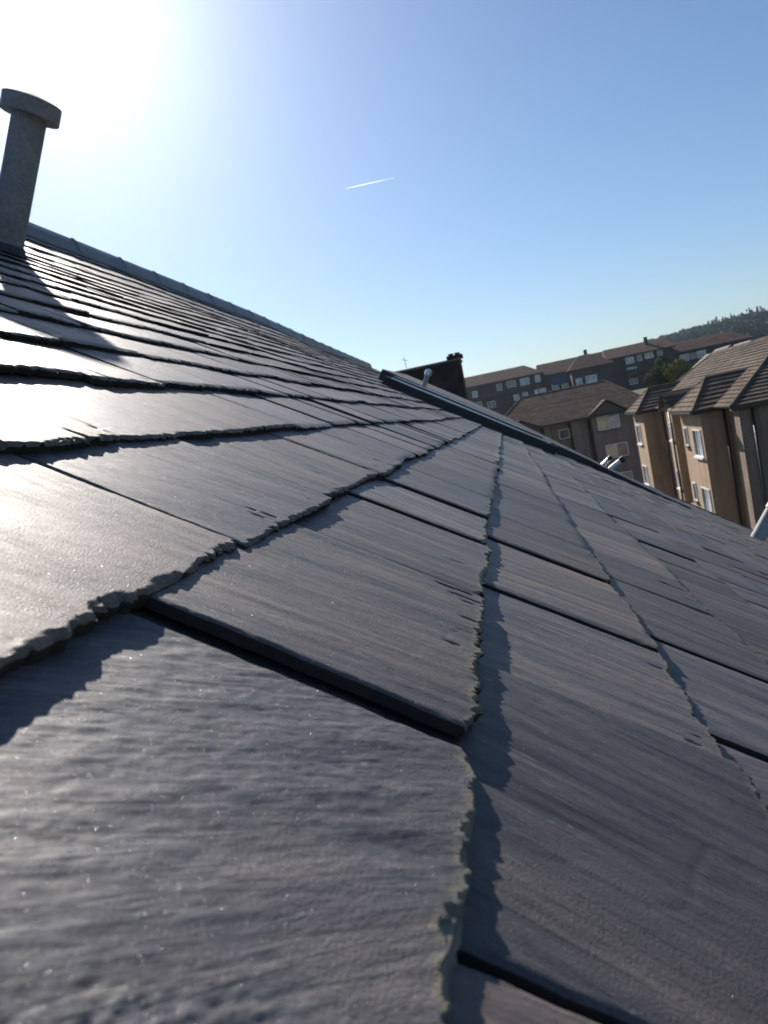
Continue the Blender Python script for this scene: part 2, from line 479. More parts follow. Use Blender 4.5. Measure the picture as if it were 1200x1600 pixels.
for k in range(KMIN, KMAX + 1):
    js = list(JOINTS.get(k, []))
    if not js:
        js = [U0 + rnd.uniform(0, 1.5)]
    u = js[0]
    while u > U0:
        u -= rnd.uniform(1.2, 1.9); js.insert(0, max(u, U0 - 0.3))
    u = js[-1]
    UE = U2 if vcourse(k) < VX else U1
    while u < UE:
        u += rnd.uniform(1.05, 1.95); js.append(min(u, UE))
        if UE - js[-1] < 0.5: js[-1] = UE; break
    for i in range(len(js) - 1):
        ua, ub = js[i], js[i + 1]
        if ub - ua < 0.1: continue
        gp = rnd.choice([0.014, 0.02, 0.03, 0.045])
        sp = None
        if ua > 5: gp = min(gp, 0.018)
        if k == 0 and abs(ub - 2.36) < 0.01: sp = 0.68
        if k == 0 and (abs(ub - 2.36) < 0.01 or abs(ua - 2.36) < 0.01): gp = 0.10
        if k == 1 and (abs(ua - 1.46) < 0.01 or abs(ub - 1.46) < 0.01): gp = 0.05
        if k == 1 and abs(ub - 4.88) < 0.01: gp = 0.03
        rs_ = 0.02 if (k == 0 and abs(ua - 2.36) < 0.01) or (k == 1 and abs(ua - 1.46) < 0.01) else 0.0
        slate(k, ua, ub, gp, sp, rs_)

VV = np.concatenate(V_all); FF = np.concatenate(F_all); CC = np.concatenate(C_all); UVV = np.concatenate(UV_all)
def roof_to_world(a):
    e = np.array(EYE); s = np.array(SV); n = np.array(NV); y = np.array([0, 1, 0.])
    return e + H * (a[:, :1] * y + a[:, 1:2] * s - (1 - a[:, 2:3]) * n)
ROOT = Vector((0, 4.0, 0))
house = empty('slate_roofed_building', ROOT, 'building under the large dark grey slate roof that fills the foreground, vent pipes on it', 'building')
def np_mesh(name, pts, faces, material, parent, smooth=True):
    me = bpy.data.meshes.new(name)
    pts = pts - np.array(parent.location)
    me.vertices.add(len(pts)); me.vertices.foreach_set('co', pts.astype(np.float32).ravel())
    me.loops.add(faces.size); me.loops.foreach_set('vertex_index', faces.astype(np.int32).ravel())
    me.polygons.add(len(faces)); me.polygons.foreach_set('loop_start', np.arange(0, faces.size, faces.shape[1], dtype=np.int32))
    me.polygons.foreach_set('loop_total', np.full(len(faces), faces.shape[1], dtype=np.int32))
    me.update(calc_edges=True)
    me.materials.append(material)
    o = bpy.data.objects.new(name, me); COL.objects.link(o); o.parent = parent
    if smooth:
        me.polygons.foreach_set('use_smooth', np.ones(len(faces), dtype=bool))
    return o
sl_o = np_mesh('roof_slates', roof_to_world(VV), FF, M_SLATE, house, False)
me = sl_o.data
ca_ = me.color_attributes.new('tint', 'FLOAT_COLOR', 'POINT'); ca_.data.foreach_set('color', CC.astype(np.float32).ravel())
uvl = me.uv_layers.new(name='grain'); uvl.data.foreach_set('uv', UVV[FF.ravel()].astype(np.float32).ravel())
me.polygons.foreach_set('use_smooth', np.ones(len(FF), dtype=bool))
me.set_sharp_from_angle(angle=math.radians(38))
me.update()
del V_all, F_all, C_all, UV_all

VE = vcourse(KMAX)     # eaves
def deck_pts(ua, ub, va, vb):
    us = np.linspace(ua, ub, 40); vs = np.linspace(va, vb, 40)
    A, B = np.meshgrid(us, vs)
    p = np.stack([A, B, -0.17 + wdef(A, B)], -1).reshape(-1, 3)
    idx = np.arange(A.size).reshape(A.shape)
    f = np.stack([idx[:-1, :-1], idx[1:, :-1], idx[1:, 1:], idx[:-1, 1:]], -1).reshape(-1, 4)
    return roof_to_world(p), f
for q_ in ((U0, U1, VR, VE - 0.3), (U1, U2, VR, VX - 0.4)):
    p_, f_ = deck_pts(*q_)
    np_mesh('roof_deck', p_, f_, M_DECK, house)

# rear slope, walls and gables below the roof
rid = P3(0, VR, 0.1); eav = P3(0, VE, -0.3)
dx = eav.x - rid.x
y0, y1 = H * U0, H * U1
mb = MB()
mb.prism([(rid.x, y0, rid.z - 0.02), (rid.x - dx, y0, eav.z), (rid.x - dx, y0, eav.z - 0.1), (rid.x, y0, rid.z - 0.12)], (0, y1 - y0, 0))
mb.build('rear_roof_slope', M_TILE2, house)
mb = MB()
mb.prism([(eav.x - 0.35, y0 + 0.1, 0), (eav.x - 0.35, y0 + 0.1, eav.z + 0.02), (rid.x, y0 + 0.1, rid.z - 0.22), (rid.x - dx + 0.35, y0 + 0.1, eav.z + 0.02), (rid.x - dx + 0.35, y0 + 0.1, 0)], (0, y1 - y0 - 0.2, 0))
mb.build('wall', M_HARL2, house)
y2 = H * U2; xl = P3(0, VX, 0)
mb = MB()
mb.prism([(xl.x - 0.25, y1 - 0.1, 0), (xl.x - 0.25, y1 - 0.1, xl.z - 0.02), (rid.x, y1 - 0.1, rid.z - 0.25), (rid.x - dx + 0.35, y1 - 0.1, eav.z + 0.02), (rid.x - dx + 0.35, y1 - 0.1, 0)], (0, y2 - y1, 0))
mb.build('wing_wall', M_HARL2, house)
mb = MB()
mb.prism([(rid.x, y1, rid.z - 0.02), (rid.x - dx, y1, eav.z), (rid.x - dx, y1, eav.z - 0.1), (rid.x, y1, rid.z - 0.12)], (0, y2 - y1, 0))
mb.build('rear_roof_slope', M_TILE2, house)
mb = MB()
mb.obox(P3(U0, VE - 0.15, -0.75), Vector((0, y1 - y0, 0)), Vector((0.11, 0, 0)), Vector((0, 0, 0.09)))
mb.build('gutter', M_DPIPE, house)

# ridge cap: lapped metal lengths with raised joint rolls
mb = MB(); mr = MB()
def ridge_w(u):
    return 0.80 + 0.04 * math.sin((u - 20) * 0.06) - 0.16 * max(0, (u - 52) / 14)
def capsec(u, lift):
    w = ridge_w(u)
    top = P3(u, VR - 0.05, w + lift)
    f1 = P3(u, VR + 0.5, float(wdef(np.array(u), np.array(VR + 0.5))) + 0.09 + lift * 0.6)
    mid = P3(u, VR + 0.22, w * 0.6 + 0.22 + lift)
    b1 = Vector((2 * top.x - f1.x, f1.y, f1.z)); bm_ = Vector((2 * top.x - mid.x, mid.y, mid.z))
    dn = Vector((0, 0, -0.02))
    return [f1, mid, top, bm_, b1, b1 + dn, bm_ + dn, top + dn, mid + dn, f1 + dn]
uu = U0; seg = 0
lens = []
while uu < U2 - 0.5:
    L = min(3.6 + rnd.uniform(-0.3, 0.3), U2 - uu)
    for (q, u0_, u1_, lift) in ((mb, uu, uu + L + 0.12, 0.01 * (seg % 2)), (mr, uu - 0.12, uu + 0.10, 0.055)):
        a_ = capsec(max(u0_, U0), lift); b_ = capsec(min(u1_, U2), lift + (0.004 if q is mb else 0))
        n = len(a_)
        if q is mr: q = MB()
        q.add(a_ + b_, [(i, (i + 1) % n, n + (i + 1) % n, n + i) for i in range(n)] + [tuple(range(n)), tuple(range(n, 2 * n))[::-1]])
        if q is not mb: q.build('ridge_joint', M_RIDGE, house)
    uu += L; seg += 1
mb.build('ridge_cap', M_RIDGE, house)

# dark raised flashing across the slope, steel strip on top, lead beyond it
def wd(u, v): return float(wdef(np.array(float(u)), np.array(float(v))))
def roofstrip(mb, u0, u1, v0, v1, w0, w1, n=24, w1b=None, taper=0.0):
    for i in range(n):
        a0 = v0 + (v1 - v0) * i / n; a1 = v0 + (v1 - v0) * (i + 1) / n
        ps = []
        for v in (a0, a1):
            tp = 1.0 if not taper else min(1.0, max(0.12, (v1 - v) / taper))
            for (u, w) in ((u0, w0), (u1, w0), (u1, (w1 if w1b is None else w1b) * tp), (u0, w1 * tp)):
                ps.append(P3(u, v, w + wd(u, v)))
        fs = [(0, 1, 5, 4), (1, 2, 6, 5), (2, 3, 7, 6), (3, 0, 4, 7)]
        if i == 0: fs.append((0, 3, 2, 1))
        if i == n - 1: fs.append((4, 5, 6, 7))
        mb.add(ps, fs)
mb = MB(); roofstrip(mb, 44.0, 45.2, -7.1, 3.5, -0.12, 0.46); mb.build('flashing_upstand', M_BLACK, house)['label'] = 'black raised flashing running down the slope'
mb = MB(); roofstrip(mb, 45.3, 45.7, -6.9, 3.1, -0.12, 0.52); mb.build('steel_trim', M_STEEL, house)['label'] = 'thin bright metal strip beside the black flashing'
mb = MB(); roofstrip(mb, 46.2, 48.2, -7.0, 2.6, -0.12, 0.62, 24, 0.64); mb.build('flashing_tray', M_BLACK, house)
mb = MB(); roofstrip(mb, 48.3, 48.5, -5.5, 2.2, -0.12, 0.665); mb.build('steel_trim', M_STEEL, house)
mb = MB(); roofstrip(mb, 50.0, 62.0, -8.4, 13.0, -0.12, 0.68, 40, 0.92, 13.0); mb.build('lead_kerb', M_LEAD, house)
mb = MB(); roofstrip(mb, 65.0, 66.5, VX, VE, -0.5, 0.07, 40); mb.build('verge_trim', M_LEAD, house)

# pipes through the roof
def pipe(name, a, b, r, material, label, cap=None, capmat=None, collar=True):
    A = P3(*a); B = P3(*b)
    mb = MB(); mb.tube(A, B, r, r, 20)
    o = mb.build(name, material, house, True)
    o.data.set_sharp_from_angle(angle=math.radians(40))
    o['label'] = label
    d = (B - A).normalized()
    if cap:
        mb = MB(); mb.tube(B - d * cap[1] * 0.6, B + d * cap[1] * 0.4, r * cap[0], r * cap[0] * 0.92, 20)
        mb.tube(B + d * cap[1] * 0.4, B + d * cap[1] * 0.75, r * cap[0] * 0.92, r * 0.35, 20)
        c = mb.build('cap', capmat, o, True); c.data.set_sharp_from_angle(angle=math.radians(40))
    if collar:
        mb = MB(); mb.tube(A - d * 0.01, A + d * r * 1.0, r * 1.6, r * 1.08, 20)
        c = mb.build('collar', M_LEAD, o, True); c.data.set_sharp_from_angle(angle=math.radians(40))
    return o
PIPES = []
def uvw_at(px, py, u):
    """roof coordinates of the point seen at photo pixel (px, py), a given distance u along the ridge"""
    r = R_ @ Vector((px - 600.0, py - 800.0, 1200.0))
    r *= u / r.y
    rel = r
    return (u, rel.dot(SV), 1 + rel.dot(NV))
pipe('vent_pipe', uvw_at(661, 608, 50), uvw_at(669.5, 582, 50), 0.026, M_PIPE, 'slim upright grey vent pipe near the far end of the ridge', (1.5, 0.05), M_STEEL)
pipe('vent_pipe', uvw_at(932, 736, 64), uvw_at(953, 716, 64), 0.030, M_STEEL, 'left of the two short slanting pipes at the far edge of the slates', (1.25, 0.05), M_BLACK)
pipe('vent_pipe', uvw_at(942, 742, 64), uvw_at(972, 718, 64), 0.036, M_STEEL, 'right of the two short slanting pipes at the far edge of the slates', (1.25, 0.06), M_BLACK)
pipe('vent_pipe', uvw_at(1183, 843, 48), uvw_at(1213, 789, 48), 0.072, M_PIPE, 'thick grey vent pipe with black cap low on the far part of the slope', (1.18, 0.09), M_BLACK, False)

# vent stack near the ridge
UC = 20.0
cb = Vector(P3(*uvw_at(2, 425, UC))); ct = Vector(P3(*uvw_at(47, 178, UC)))
ax = (ct - cb).normalized(); LC = (ct - cb).length
mb = MB(); mb.tube(cb - ax * 0.05, ct, 0.074, 0.074, 32)
chim = mb.build('vent_stack', M_RENDER_GREY, house, True); chim['label'] = 'thick pale grey vent stack with a wider cowl, near the ridge at the left'
chim.data.set_sharp_from_angle(angle=math.radians(40))
mb = MB()
for h0, h1, r0, r1 in ((-0.015, 0.055, 0.125, 0.125), (0.055, 0.075, 0.125, 0.06)):
    mb.tube(ct + ax * h0, ct + ax * h1, r0, r1, 32)
cw = mb.build('cowl', M_RENDER_GREY, chim, True); cw.data.set_sharp_from_angle(angle=math.radians(40))
mb = MB(); mb.tube(cb + ax * 0.06, cb + ax * 0.13, 0.105, 0.079, 28); cl_ = mb.build('lead_collar', M_LEAD, chim, True)

# ------------------------------------------------------------------ terrain
def gz(x, y):
    z = 0.0
    t = min(max((y - 90) / 90, 0), 1); t = t * t * (3 - 2 * t)
    z += 10.5 * t
    if y > 220:
        z += (min(y, 950) - 220) * 0.012
    ridge = 46.0 / (1 + math.exp(-(x - 90) / 28.0)) - 3 + 3.0 * math.sin(x * 0.021 + 1) * 0.4
    k = min(max((y - 330) / 520, 0), 1); k = k * k * (3 - 2 * k)
    fade = 1.0 if y < 1100 else max(0, 1 - (y - 1100) / 1500)
    z += max(ridge - 10, -4) * k * fade
    return z
xs = sorted(set([-6000, -3000, -1500, -800, -500] + list(range(-400, 801, 20)) + [1000, 1500, 3000, 6000]))
ys = sorted(set([-3000, -1000, -400] + list(range(-200, 1400, 20)) + [1600, 2000, 2600, 4000, 7000, 12000]))
mb = MB()
vs = [(x, y, gz(x, y)) for y in ys for x in xs]
nxg = len(xs)
fs = [(j * nxg + i, j * nxg + i + 1, (j + 1) * nxg + i + 1, (j + 1) * nxg + i) for j in range(len(ys) - 1) for i in range(nxg - 1)]
mb.add(vs, fs)
M_GROUND = rough_mat('rough_grass', (0.045, 0.06, 0.022), (0.075, 0.085, 0.035), 0.15, 0.95, 0.3, 0.05)
M_ROAD = rough_mat('asphalt', (0.045, 0.045, 0.047), (0.06, 0.06, 0.06), 1.0, 0.9)
M_PAVE = rough_mat('paving', (0.16, 0.155, 0.15), (0.22, 0.21, 0.2), 1.5, 0.9)
tag(mb.build('ground', M_GROUND, None, True), kind='structure')
tag(MB().box(4.6, 7.4, -60, 88, 0.0, 0.004).build('road', M_ROAD), kind='structure')
tag(MB().box(7.4, 60, 20, 72, -0.1, 0.09).build('pavement', M_PAVE), kind='structure')

# ------------------------------------------------------------------ roofs and windows of the neighbours
def tiled(mb, corners, step, lift=0.035, seed=0):
    """stepped courses of tiles on a planar quad/triangle: corners = (eave a, eave b, ridge b, ridge a)"""
    ea, eb, rb, ra = [Vector(c) for c in corners]
    nrm = (eb - ea).cross(ra - ea if (ra - ea).length > 0.01 else rb - ea).normalized()
    if nrm.z < 0: nrm = -nrm
    Ls = max((ra - ea).length, (rb - eb).length)
    n = max(2, int(Ls / step))
    r = random.Random(seed)
    for i in range(n):
        t0, t1 = i / n, (i + 1) / n
        a0, b0 = ea.lerp(ra, t0), eb.lerp(rb, t0)
        a1, b1 = ea.lerp(ra, t1), eb.lerp(rb, t1)
        l = lift * r.uniform(0.85, 1.15)
        vs = [a0 + nrm * (l + 0.01), b0 + nrm * (l + 0.01), b1 + nrm * 0.012, a1 + nrm * 0.012, a0 - nrm * 0.02, b0 - nrm * 0.02]
        mb.add(vs, [(0, 1, 2, 3), (4, 5, 1, 0)])
    mb.add([ea - nrm * 0.03, eb - nrm * 0.03, rb - nrm * 0.03, ra - nrm * 0.03], [(0, 1, 2, 3)])

def hips(mb, a, b, r=0.09):
    mb.tube(Vector(a) + Vector((0, 0, .02)), Vector(b) + Vector((0, 0, .02)), r, r, 8)

def window(parent, c, w, h, face, panes=(M_GLASS, M_GLASS), frame=M_WHITE, sill=True, recess=0.09, fw=0.06, open_top=False):
    """c: centre on the wall face; face '-X' or '-Y' (the way the wall looks)"""
    c = Vector(c)
    if face == '-Y': ux = Vector((1, 0, 0)); nn = Vector((0, -1, 0))
    else: ux = Vector((0, -1, 0)); nn = Vector((-1, 0, 0))
    uz = Vector((0, 0, 1))
    def bar(mb, x0, x1, z0, z1, d0, d1):
        mb.obox(c + ux * x0 + uz * z0 + nn * d0, ux * (x1 - x0), nn * (d1 - d0), uz * (z1 - z0))
    mb = MB()
    bar(mb, -w / 2, w / 2, h / 2 - fw, h / 2, 0.004, 0.05); bar(mb, -w / 2, w / 2, -h / 2, -h / 2 + fw, 0.004, 0.05)
    bar(mb, -w / 2, -w / 2 + fw, -h / 2 + fw, h / 2 - fw, 0.004, 0.05); bar(mb, w / 2 - fw, w / 2, -h / 2 + fw, h / 2 - fw, 0.004, 0.05)
    n = len(panes)
    iw = (w - 2 * fw - (n - 1) * fw) / n
    for i in range(1, n):
        x = -w / 2 + fw + i * iw + (i - 1) * fw
        bar(mb, x, x + fw, -h / 2 + fw, h / 2 - fw, 0.004, 0.05)
    f = mb.build('window', frame, parent)
    for i, pm in enumerate(panes):
        x = -w / 2 + fw + i * (iw + fw)
        q = MB(); bar(q, x - 0.002, x + iw + 0.002, -h / 2 + fw - 0.002, h / 2 - fw + 0.002, 0.006, 0.02)
        q.build('pane', pm, f)
    if open_top:
        q = MB()
        a = c + ux * (w / 2 - fw - iw) + uz * (h / 2 - fw) + nn * 0.06
        q.obox(a, ux * iw, (nn * 0.5 - uz * 0.18), uz * 0.05 + nn * 0.02)
        q.build('open_casement', frame, f)
    if sill:
        q = MB(); bar(q, -w / 2 - 0.08, w / 2 + 0.08, -h / 2 - 0.09, -h / 2 - 0.003, 0.002, 0.13)
        q.build('sill', frame if sill == 'white' else M_SOFFIT, f)
    return f

E = ZC      # heights below are given from the eye

# ---- right-hand building (sunlit side towards the street)
b3 = empty('apartment_building', (12, 42, 0), 'tan roughcast apartment block at the right edge with striped tiled roof and sunlit bays', 'building')
ez = E - 1.45
XF, XR = 8.3, 9.5          # face of the bays, face of the recess
mb = MB()
mb.box(XR, 17.0, 33.6, 54.0, 0.0, ez + 0.02)           # core
mb.build('wall', M_HARL, b3)
mb = MB(); mb.box(XF, XR - 0.002, 35.7, 39.6, 0, ez + 0.015); mb.build('near_bay', M_HARL, b3)
mb = MB(); mb.box(XF, XR - 0.002, 50.0, 53.6, 0, ez + 0.015); mb.build('far_bay', M_HARL, b3)
mb = MB(); mb.box(8.75, XR - 0.002, 43.6, 45.2, 0, ez + 0.3); mb.build('stair_bay', M_HARL, b3)
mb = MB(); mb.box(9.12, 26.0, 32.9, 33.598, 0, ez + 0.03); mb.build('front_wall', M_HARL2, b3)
# main roof: hipped, ridge along Y
ov = 0.35
zr = E + 1.12
xe, xr_, xe2 = XR - ov, 13.3, 17.6
ye0, ye1 = 32.55, 54.4
zl = ez - 0.05
near_r = (xr_, 38.6, zr); far_r = (xr_, 51.5, zr)
mb = MB()
tiled(mb, [(8.78, ye0, zl), (xe, ye1, zl), far_r, near_r], 0.42, 0.055, 1)
tiled(mb, [(xe, ye1, zl), (xe2, ye1, zl), far_r, far_r], 0.42, 0.055, 2)
tiled(mb, [(xe2, ye1, zl), (xe2, ye0, zl), near_r, far_r], 0.42, 0.055, 3)
rf = mb.build('roof', M_TILE, b3)
mb = MB()
tiled(mb, [(8.78, ye0, zl), (27.0, ye0, zl), (27.0, 38.6, zr), near_r], 0.42, 0.055, 4)
mb.build('wing_roof', M_TILE, b3)
mb = MB(); hips(mb, near_r, far_r); hips(mb, far_r, (xe, ye1, zl)); hips(mb, near_r, (8.78, ye0, zl)); hips(mb, near_r, (27.0, 38.6, zr))
mb.build('ridge_tiles', M_TILE, b3)
# hipped roofs of the two bays
def bayroof(y0, y1, pitch_z, deep, name='bay_roof', hip=1.3, x0=XF - ov):
    yc = (y0 + y1) / 2
    a, b = y0 - ov, y1 + ov
    zt = zl + pitch_z
    mb = MB()
    p0 = (x0 + hip, yc, zt); p1 = (x0 + deep, yc, zt)
    tiled(mb, [(x0, a, zl), (x0, b, zl), p0, p0], 0.40, 0.05, 5)
    tiled(mb, [(x0, a, zl), (x0 + deep * 0.9, a, zl + 0.02), p1, p0], 0.40, 0.05, 6)
    tiled(mb, [(x0, b, zl), (x0 + deep * 0.9, b, zl + 0.02), p1, p0], 0.40, 0.05, 7)
    hips(mb, p0, p1, 0.07); hips(mb, p0, (x0, a, zl), 0.07); hips(mb, p0, (x0, b, zl), 0.07)
    return mb.build(name, M_TILE, b3)
bayroof(35.7, 39.6, 1.30, 3.6)
bayroof(50.0, 53.6, 1.30, 3.6)
# small gable over the stair bay
mb = MB()
gx0 = 8.75 - 0.3
apex = zl + 0.95
for (ya, s_) in ((43.3, 1), (45.5, -1)):
    tiled(mb, [(gx0, ya, zl + 0.1), (gx0 + 2.3, ya, zl + 0.12), (gx0 + 2.3, 44.4, apex), (gx0, 44.4, apex)], 0.36, 0.05, 8)
mb.build('stair_gable_roof', M_TILE, b3)
MB().prism([(8.75, 43.6, ez + 0.3), (8.75, 45.2, ez + 0.3), (8.75, 44.4, apex - 0.12)], (0.7, 0, 0)).build('stair_gable', M_HARL, b3)
# eaves
for bx_ in ((xe, xe + 0.03, 39.9, 43.2), (xe, xe + 0.03, 45.5, 49.7), (XF - ov, XF - ov + 0.03, 35.4, 39.9), (XF - ov, XF - ov + 0.03, 49.7, 53.9),
            (8.78, 27, ye0, ye0 + 0.03), (XF - ov + 0.03, xe, 35.4, 35.43), (XF - ov + 0.03, xe, 49.7, 49.73)):
    MB().box(*bx_, zl - 0.16, zl - 0.01).build('fascia', M_FASCIA, b3)
for bx_ in ((8.80, 26.9, ye0 + 0.03, 32.89), (xe + 0.03, XR, 39.9, 49.7)):
    MB().box(*bx_, zl - 0.15, zl - 0.12).build('soffit', M_SOFFIT, b3)
for bx_ in ((8.70, 27, ye0 - 0.11, ye0 - 0.002), (XF - ov - 0.11, XF - ov - 0.002, 35.4, 39.9), (XF - ov - 0.11, XF - ov - 0.002, 49.7, 53.9)):
    MB().box(*bx_, zl - 0.10, zl).build('gutter', M_DPIPE, b3)
for (x, y) in ((9.28, 35.62), (9.62, 32.82), (9.42, 45.6), (8.66, 43.9), (9.46, 49.8)):
    MB().tube((x, y, 0), (x, y, zl - 0.1), 0.055, 0.055, 10).build('downpipe', M_DPIPE, b3, True)
for zz in (ez - 1.55, ez - 4.25, ez - 6.95):
    window(b3, (XF, 36.75, zz), 1.5, 1.25, '-X', (M_GLASS, M_NET), sill='white')
    window(b3, (XF, 52.2, zz), 1.5, 1.25, '-X', (M_GLASS, M_NET), sill='white')
    window(b3, (8.75, 44.4, zz + 0.3), 0.7, 1.0, '-X', (M_NET,), sill='white')
for zz in (ez - 1.3, ez - 4.0):
    window(b3, (XF, 38.8, zz), 0.6, 0.9, '-X', (M_GLASS,), sill=True)
# low lean-to porch in the recess
MB().box(8.9, XR - 0.003, 40.2, 43.2, 0, ez - 5.2).build('porch', M_HARL, b3)

# ---- building in the middle
b2 = empty('apartment_building', (6, 78, 0), 'brown roughcast block with hipped mottled roof in the middle, cream blinds in its windows', 'building')
e2 = E - 1.78
Y2 = 75.0
mb = MB(); mb.box(-1.5, 13.4, Y2, Y2 + 12, 0, e2); mb.build('wall', M_HARL2, b2)
mb = MB(); mb.box(7.75, 13.0, Y2 - 0.7, Y2 - 0.002, 0, e2 - 0.01); mb.build('projecting_bay', M_HARL2, b2)
mb = MB(); mb.box(5.9, 7.2, Y2 - 0.5, Y2 - 0.003, 0, e2 - 0.02); mb.box(3.4, 3.9, Y2 - 0.5, Y2 - 0.003, 0, e2 - 0.02); mb.build('wall_pier', M_HARL2, b2)
r2 = E + 1.12
xa, xb = -1.9, 13.8
ya, yb = Y2 - 0.9, Y2 + 12.4
yr = Y2 + 5.6
RL, RR = (1.99, yr, r2 + .14), (10.35, yr, r2 + .14)
mb = MB()
tiled(mb, [(xa, ya, e2), (xb, ya, e2), RR, RL], 0.30, 0.05, 11)
tiled(mb, [(xb, ya, e2), (xb, yb, e2), RR, RR], 0.30, 0.05, 12)
tiled(mb, [(xb, yb, e2), (xa, yb, e2), RL, RR], 0.30, 0.05, 13)
tiled(mb, [(xa, yb, e2), (xa, ya, e2), RL, RL], 0.30, 0.05, 14)
mb.build('roof', M_TILE2, b2)
mb = MB(); hips(mb, RL, RR, .1); hips(mb, RL, (xa, ya, e2), .1); hips(mb, RR, (xb, ya, e2), .1); mb.build('ridge_tiles', M_TILE2, b2)
def gablet(x0, x1, h, parent, name):
    xc = (x0 + x1) / 2
    mb = MB()
    yf = ya - 0.25
    tiled(mb, [(x0, yf, e2), (x0, yf + 2.6, e2 + .03), (xc, yf + 2.6 , e2 + h), (xc, yf, e2 + h)], 0.3, 0.05, 20)
    tiled(mb, [(x1, yf, e2), (x1, yf + 2.6, e2 + .03), (xc, yf + 2.6, e2 + h), (xc, yf, e2 + h)], 0.3, 0.05, 21)
    mb.build(name, M_TILE2, parent)
    MB().prism([(x0 + .15, yf + .3, e2 - .02), (x1 - .15, yf + .3, e2 - .02), (xc, yf + .3, e2 + h - .12)], (0, 0.4, 0)).build('gable', M_FASCIA if h < 0.9 else M_SOFFIT, parent)
gablet(7.5, 11.1, 1.25, b2, 'gable_roof')
gablet(-0.3, 3.0, 0.9, b2, 'gable_roof')
for bx_ in ((3.0, 7.5, ya - .1, ya), (11.1, xb, ya - .1, ya), (7.5, 11.1, ya - .36, ya - .26), (-1.9, -.3, ya - .1, ya)):
    MB().box(*bx_, e2 - .18, e2 - .01).build('gutter', M_FASCIA, b2)
window(b2, (9.25, Y2 - 0.7, E - 2.62), 2.0, 1.30, '-Y', (M_BLIND, M_NET), open_top=True)
window(b2, (9.60, Y2 - 0.7, E - 5.35), 2.0, 1.30, '-Y', (M_BLIND, M_GLASS))
window(b2, (9.60, Y2 - 0.7, E - 8.1), 2.0, 1.30, '-Y', (M_NET, M_GLASS))
window(b2, (5.2, Y2, E - 2.95), 1.0, 0.9, '-Y', (M_GLASS,))
window(b2, (1.2, Y2, E - 2.95), 1.6, 1.1, '-Y', (M_BLIND, M_GLASS))
MB().box(6.05, 7.45, Y2 - 1.6, Y2 - 0.51, E - 6.15, E - 5.95).build('canopy', M_WHITE, b2)['label'] = 'pale flat canopy'
for x in (7.55, 3.15, 5.75):
    MB().tube((x, Y2 - 0.12, 0), (x, Y2 - 0.12, e2 - .1), 0.06, 0.06, 8).build('downpipe', M_DPIPE, b2, True)
MB().tube((3.6, yr, r2 + .1), (3.6, yr, r2 + .45), 0.09, 0.09, 10).build('roof_vent', M_STEEL, b2, True)

# ---- long dark block on the slope behind
b4 = empty('apartment_building', (20, 205, 0), 'long dark brown block of flats with several hipped roofs on the slope behind', 'building')
Y4 = 200.0
def hip_block(x0, x1, y0, depth, ez_, rz_, hl, hr, wallmat=M_BROWN, label=None, gz_=9.0):
    MB().box(x0, x1, y0, y0 + depth, gz_, ez_ - 0.004).build('wall', wallmat, b4)
    o_ = 0.7
    a, b = x0 - o_, x1 + o_; c, d = y0 - o_, y0 + depth + o_
    yc = (c + d) / 2
    rl, rr = (a + hl, yc, rz_), (b - hr, yc, rz_)
    mb = MB()
    tiled(mb, [(a, c, ez_), (b, c, ez_), rr, rl], 0.9, 0.05, 31)
    tiled(mb, [(b, d, ez_), (a, d, ez_), rl, rr], 0.9, 0.05, 32)
    tiled(mb, [(a, d, ez_), (a, c, ez_), rl, rl], 0.9, 0.05, 33)
    tiled(mb, [(b, c, ez_), (b, d, ez_), rr, rr], 0.9, 0.05, 34)
    o = mb.build('roof', M_TILE3, b4)
    MB().box(a, b, c - 0.12, c - 0.003, ez_ - 0.35, ez_ + 0.02).build('fascia', M_FASCIA, b4)
hip_block(-26, 10.6, Y4, 13, E + 8.5, E + 11.4, 4, 4.2)
hip_block(10.9, 30, Y4 + 3, 13, E + 7.6, E + 10.9, 0.2, 2)
hip_block(17.6, 27.2, Y4 - 5, 12, E + 7.2, E + 10.6, 3.8, 4.6)
hip_block(27.5, 42.5, Y4 - 1, 13, E + 8.2, E + 10.9, 0.4, 0.6)
hip_block(43.4, 62, Y4 + 4, 12, E + 6.6, E + 9.3, 0.4, 4)
def far_win(px, py, wpx, hpx, Y, pm=M_NET, two=True):
    r = R_ @ Vector((px - 600.0, py - 800.0, 1200.0)); r *= Y / r.y
    s = Y / 1185.0
    window(b4, (r.x, Y, E + r.z), wpx * s, hpx * s, '-Y', (pm, pm) if two else (pm,), sill=False, fw=0.12)
for (px, py, w, h, dy, pm) in [(742, 616, 8, 10, 0, M_NET), (780, 605, 8, 10, 0, M_GLASS), (799, 600, 14, 10, 0, M_GLASS), (820, 596, 14, 11, 0, M_NET), (840, 591, 8, 11, 0, M_NET),
        (807, 621, 8, 9, 0, M_NET), (821, 618, 8, 10, 0, M_NET), (840, 613, 8, 9, 0, M_NET), (849, 611, 8, 9, 0, M_NET), (768, 632, 12, 10, 0, M_GLASS), (749, 632, 8, 8, 0, M_GLASS),
        (868, 606, 10, 10, 3, M_NET), (883, 602, 10, 10, 3, M_BLIND), (905, 597, 9, 11, -5, M_NET), (924, 592, 16, 11, -5, M_NET),
        (984, 563, 12, 10, -1, M_NET), (999, 559, 7, 9, -1, M_GLASS), (1014, 555, 12, 9, -1, M_NET), (1031, 551, 7, 8, -1, M_GLASS), (988, 579, 14, 10, -1, M_NET), (990, 596, 12, 8, -1, M_GLASS),
        (1070, 559, 13, 10, 4, M_NET), (1083, 556, 7, 8, 4, M_GLASS), (1096, 553, 13, 10, 4, M_NET)]:
    far_win(px, py, w, h, Y4 + dy, M_NET if pm is M_BLIND else pm, w > 9)
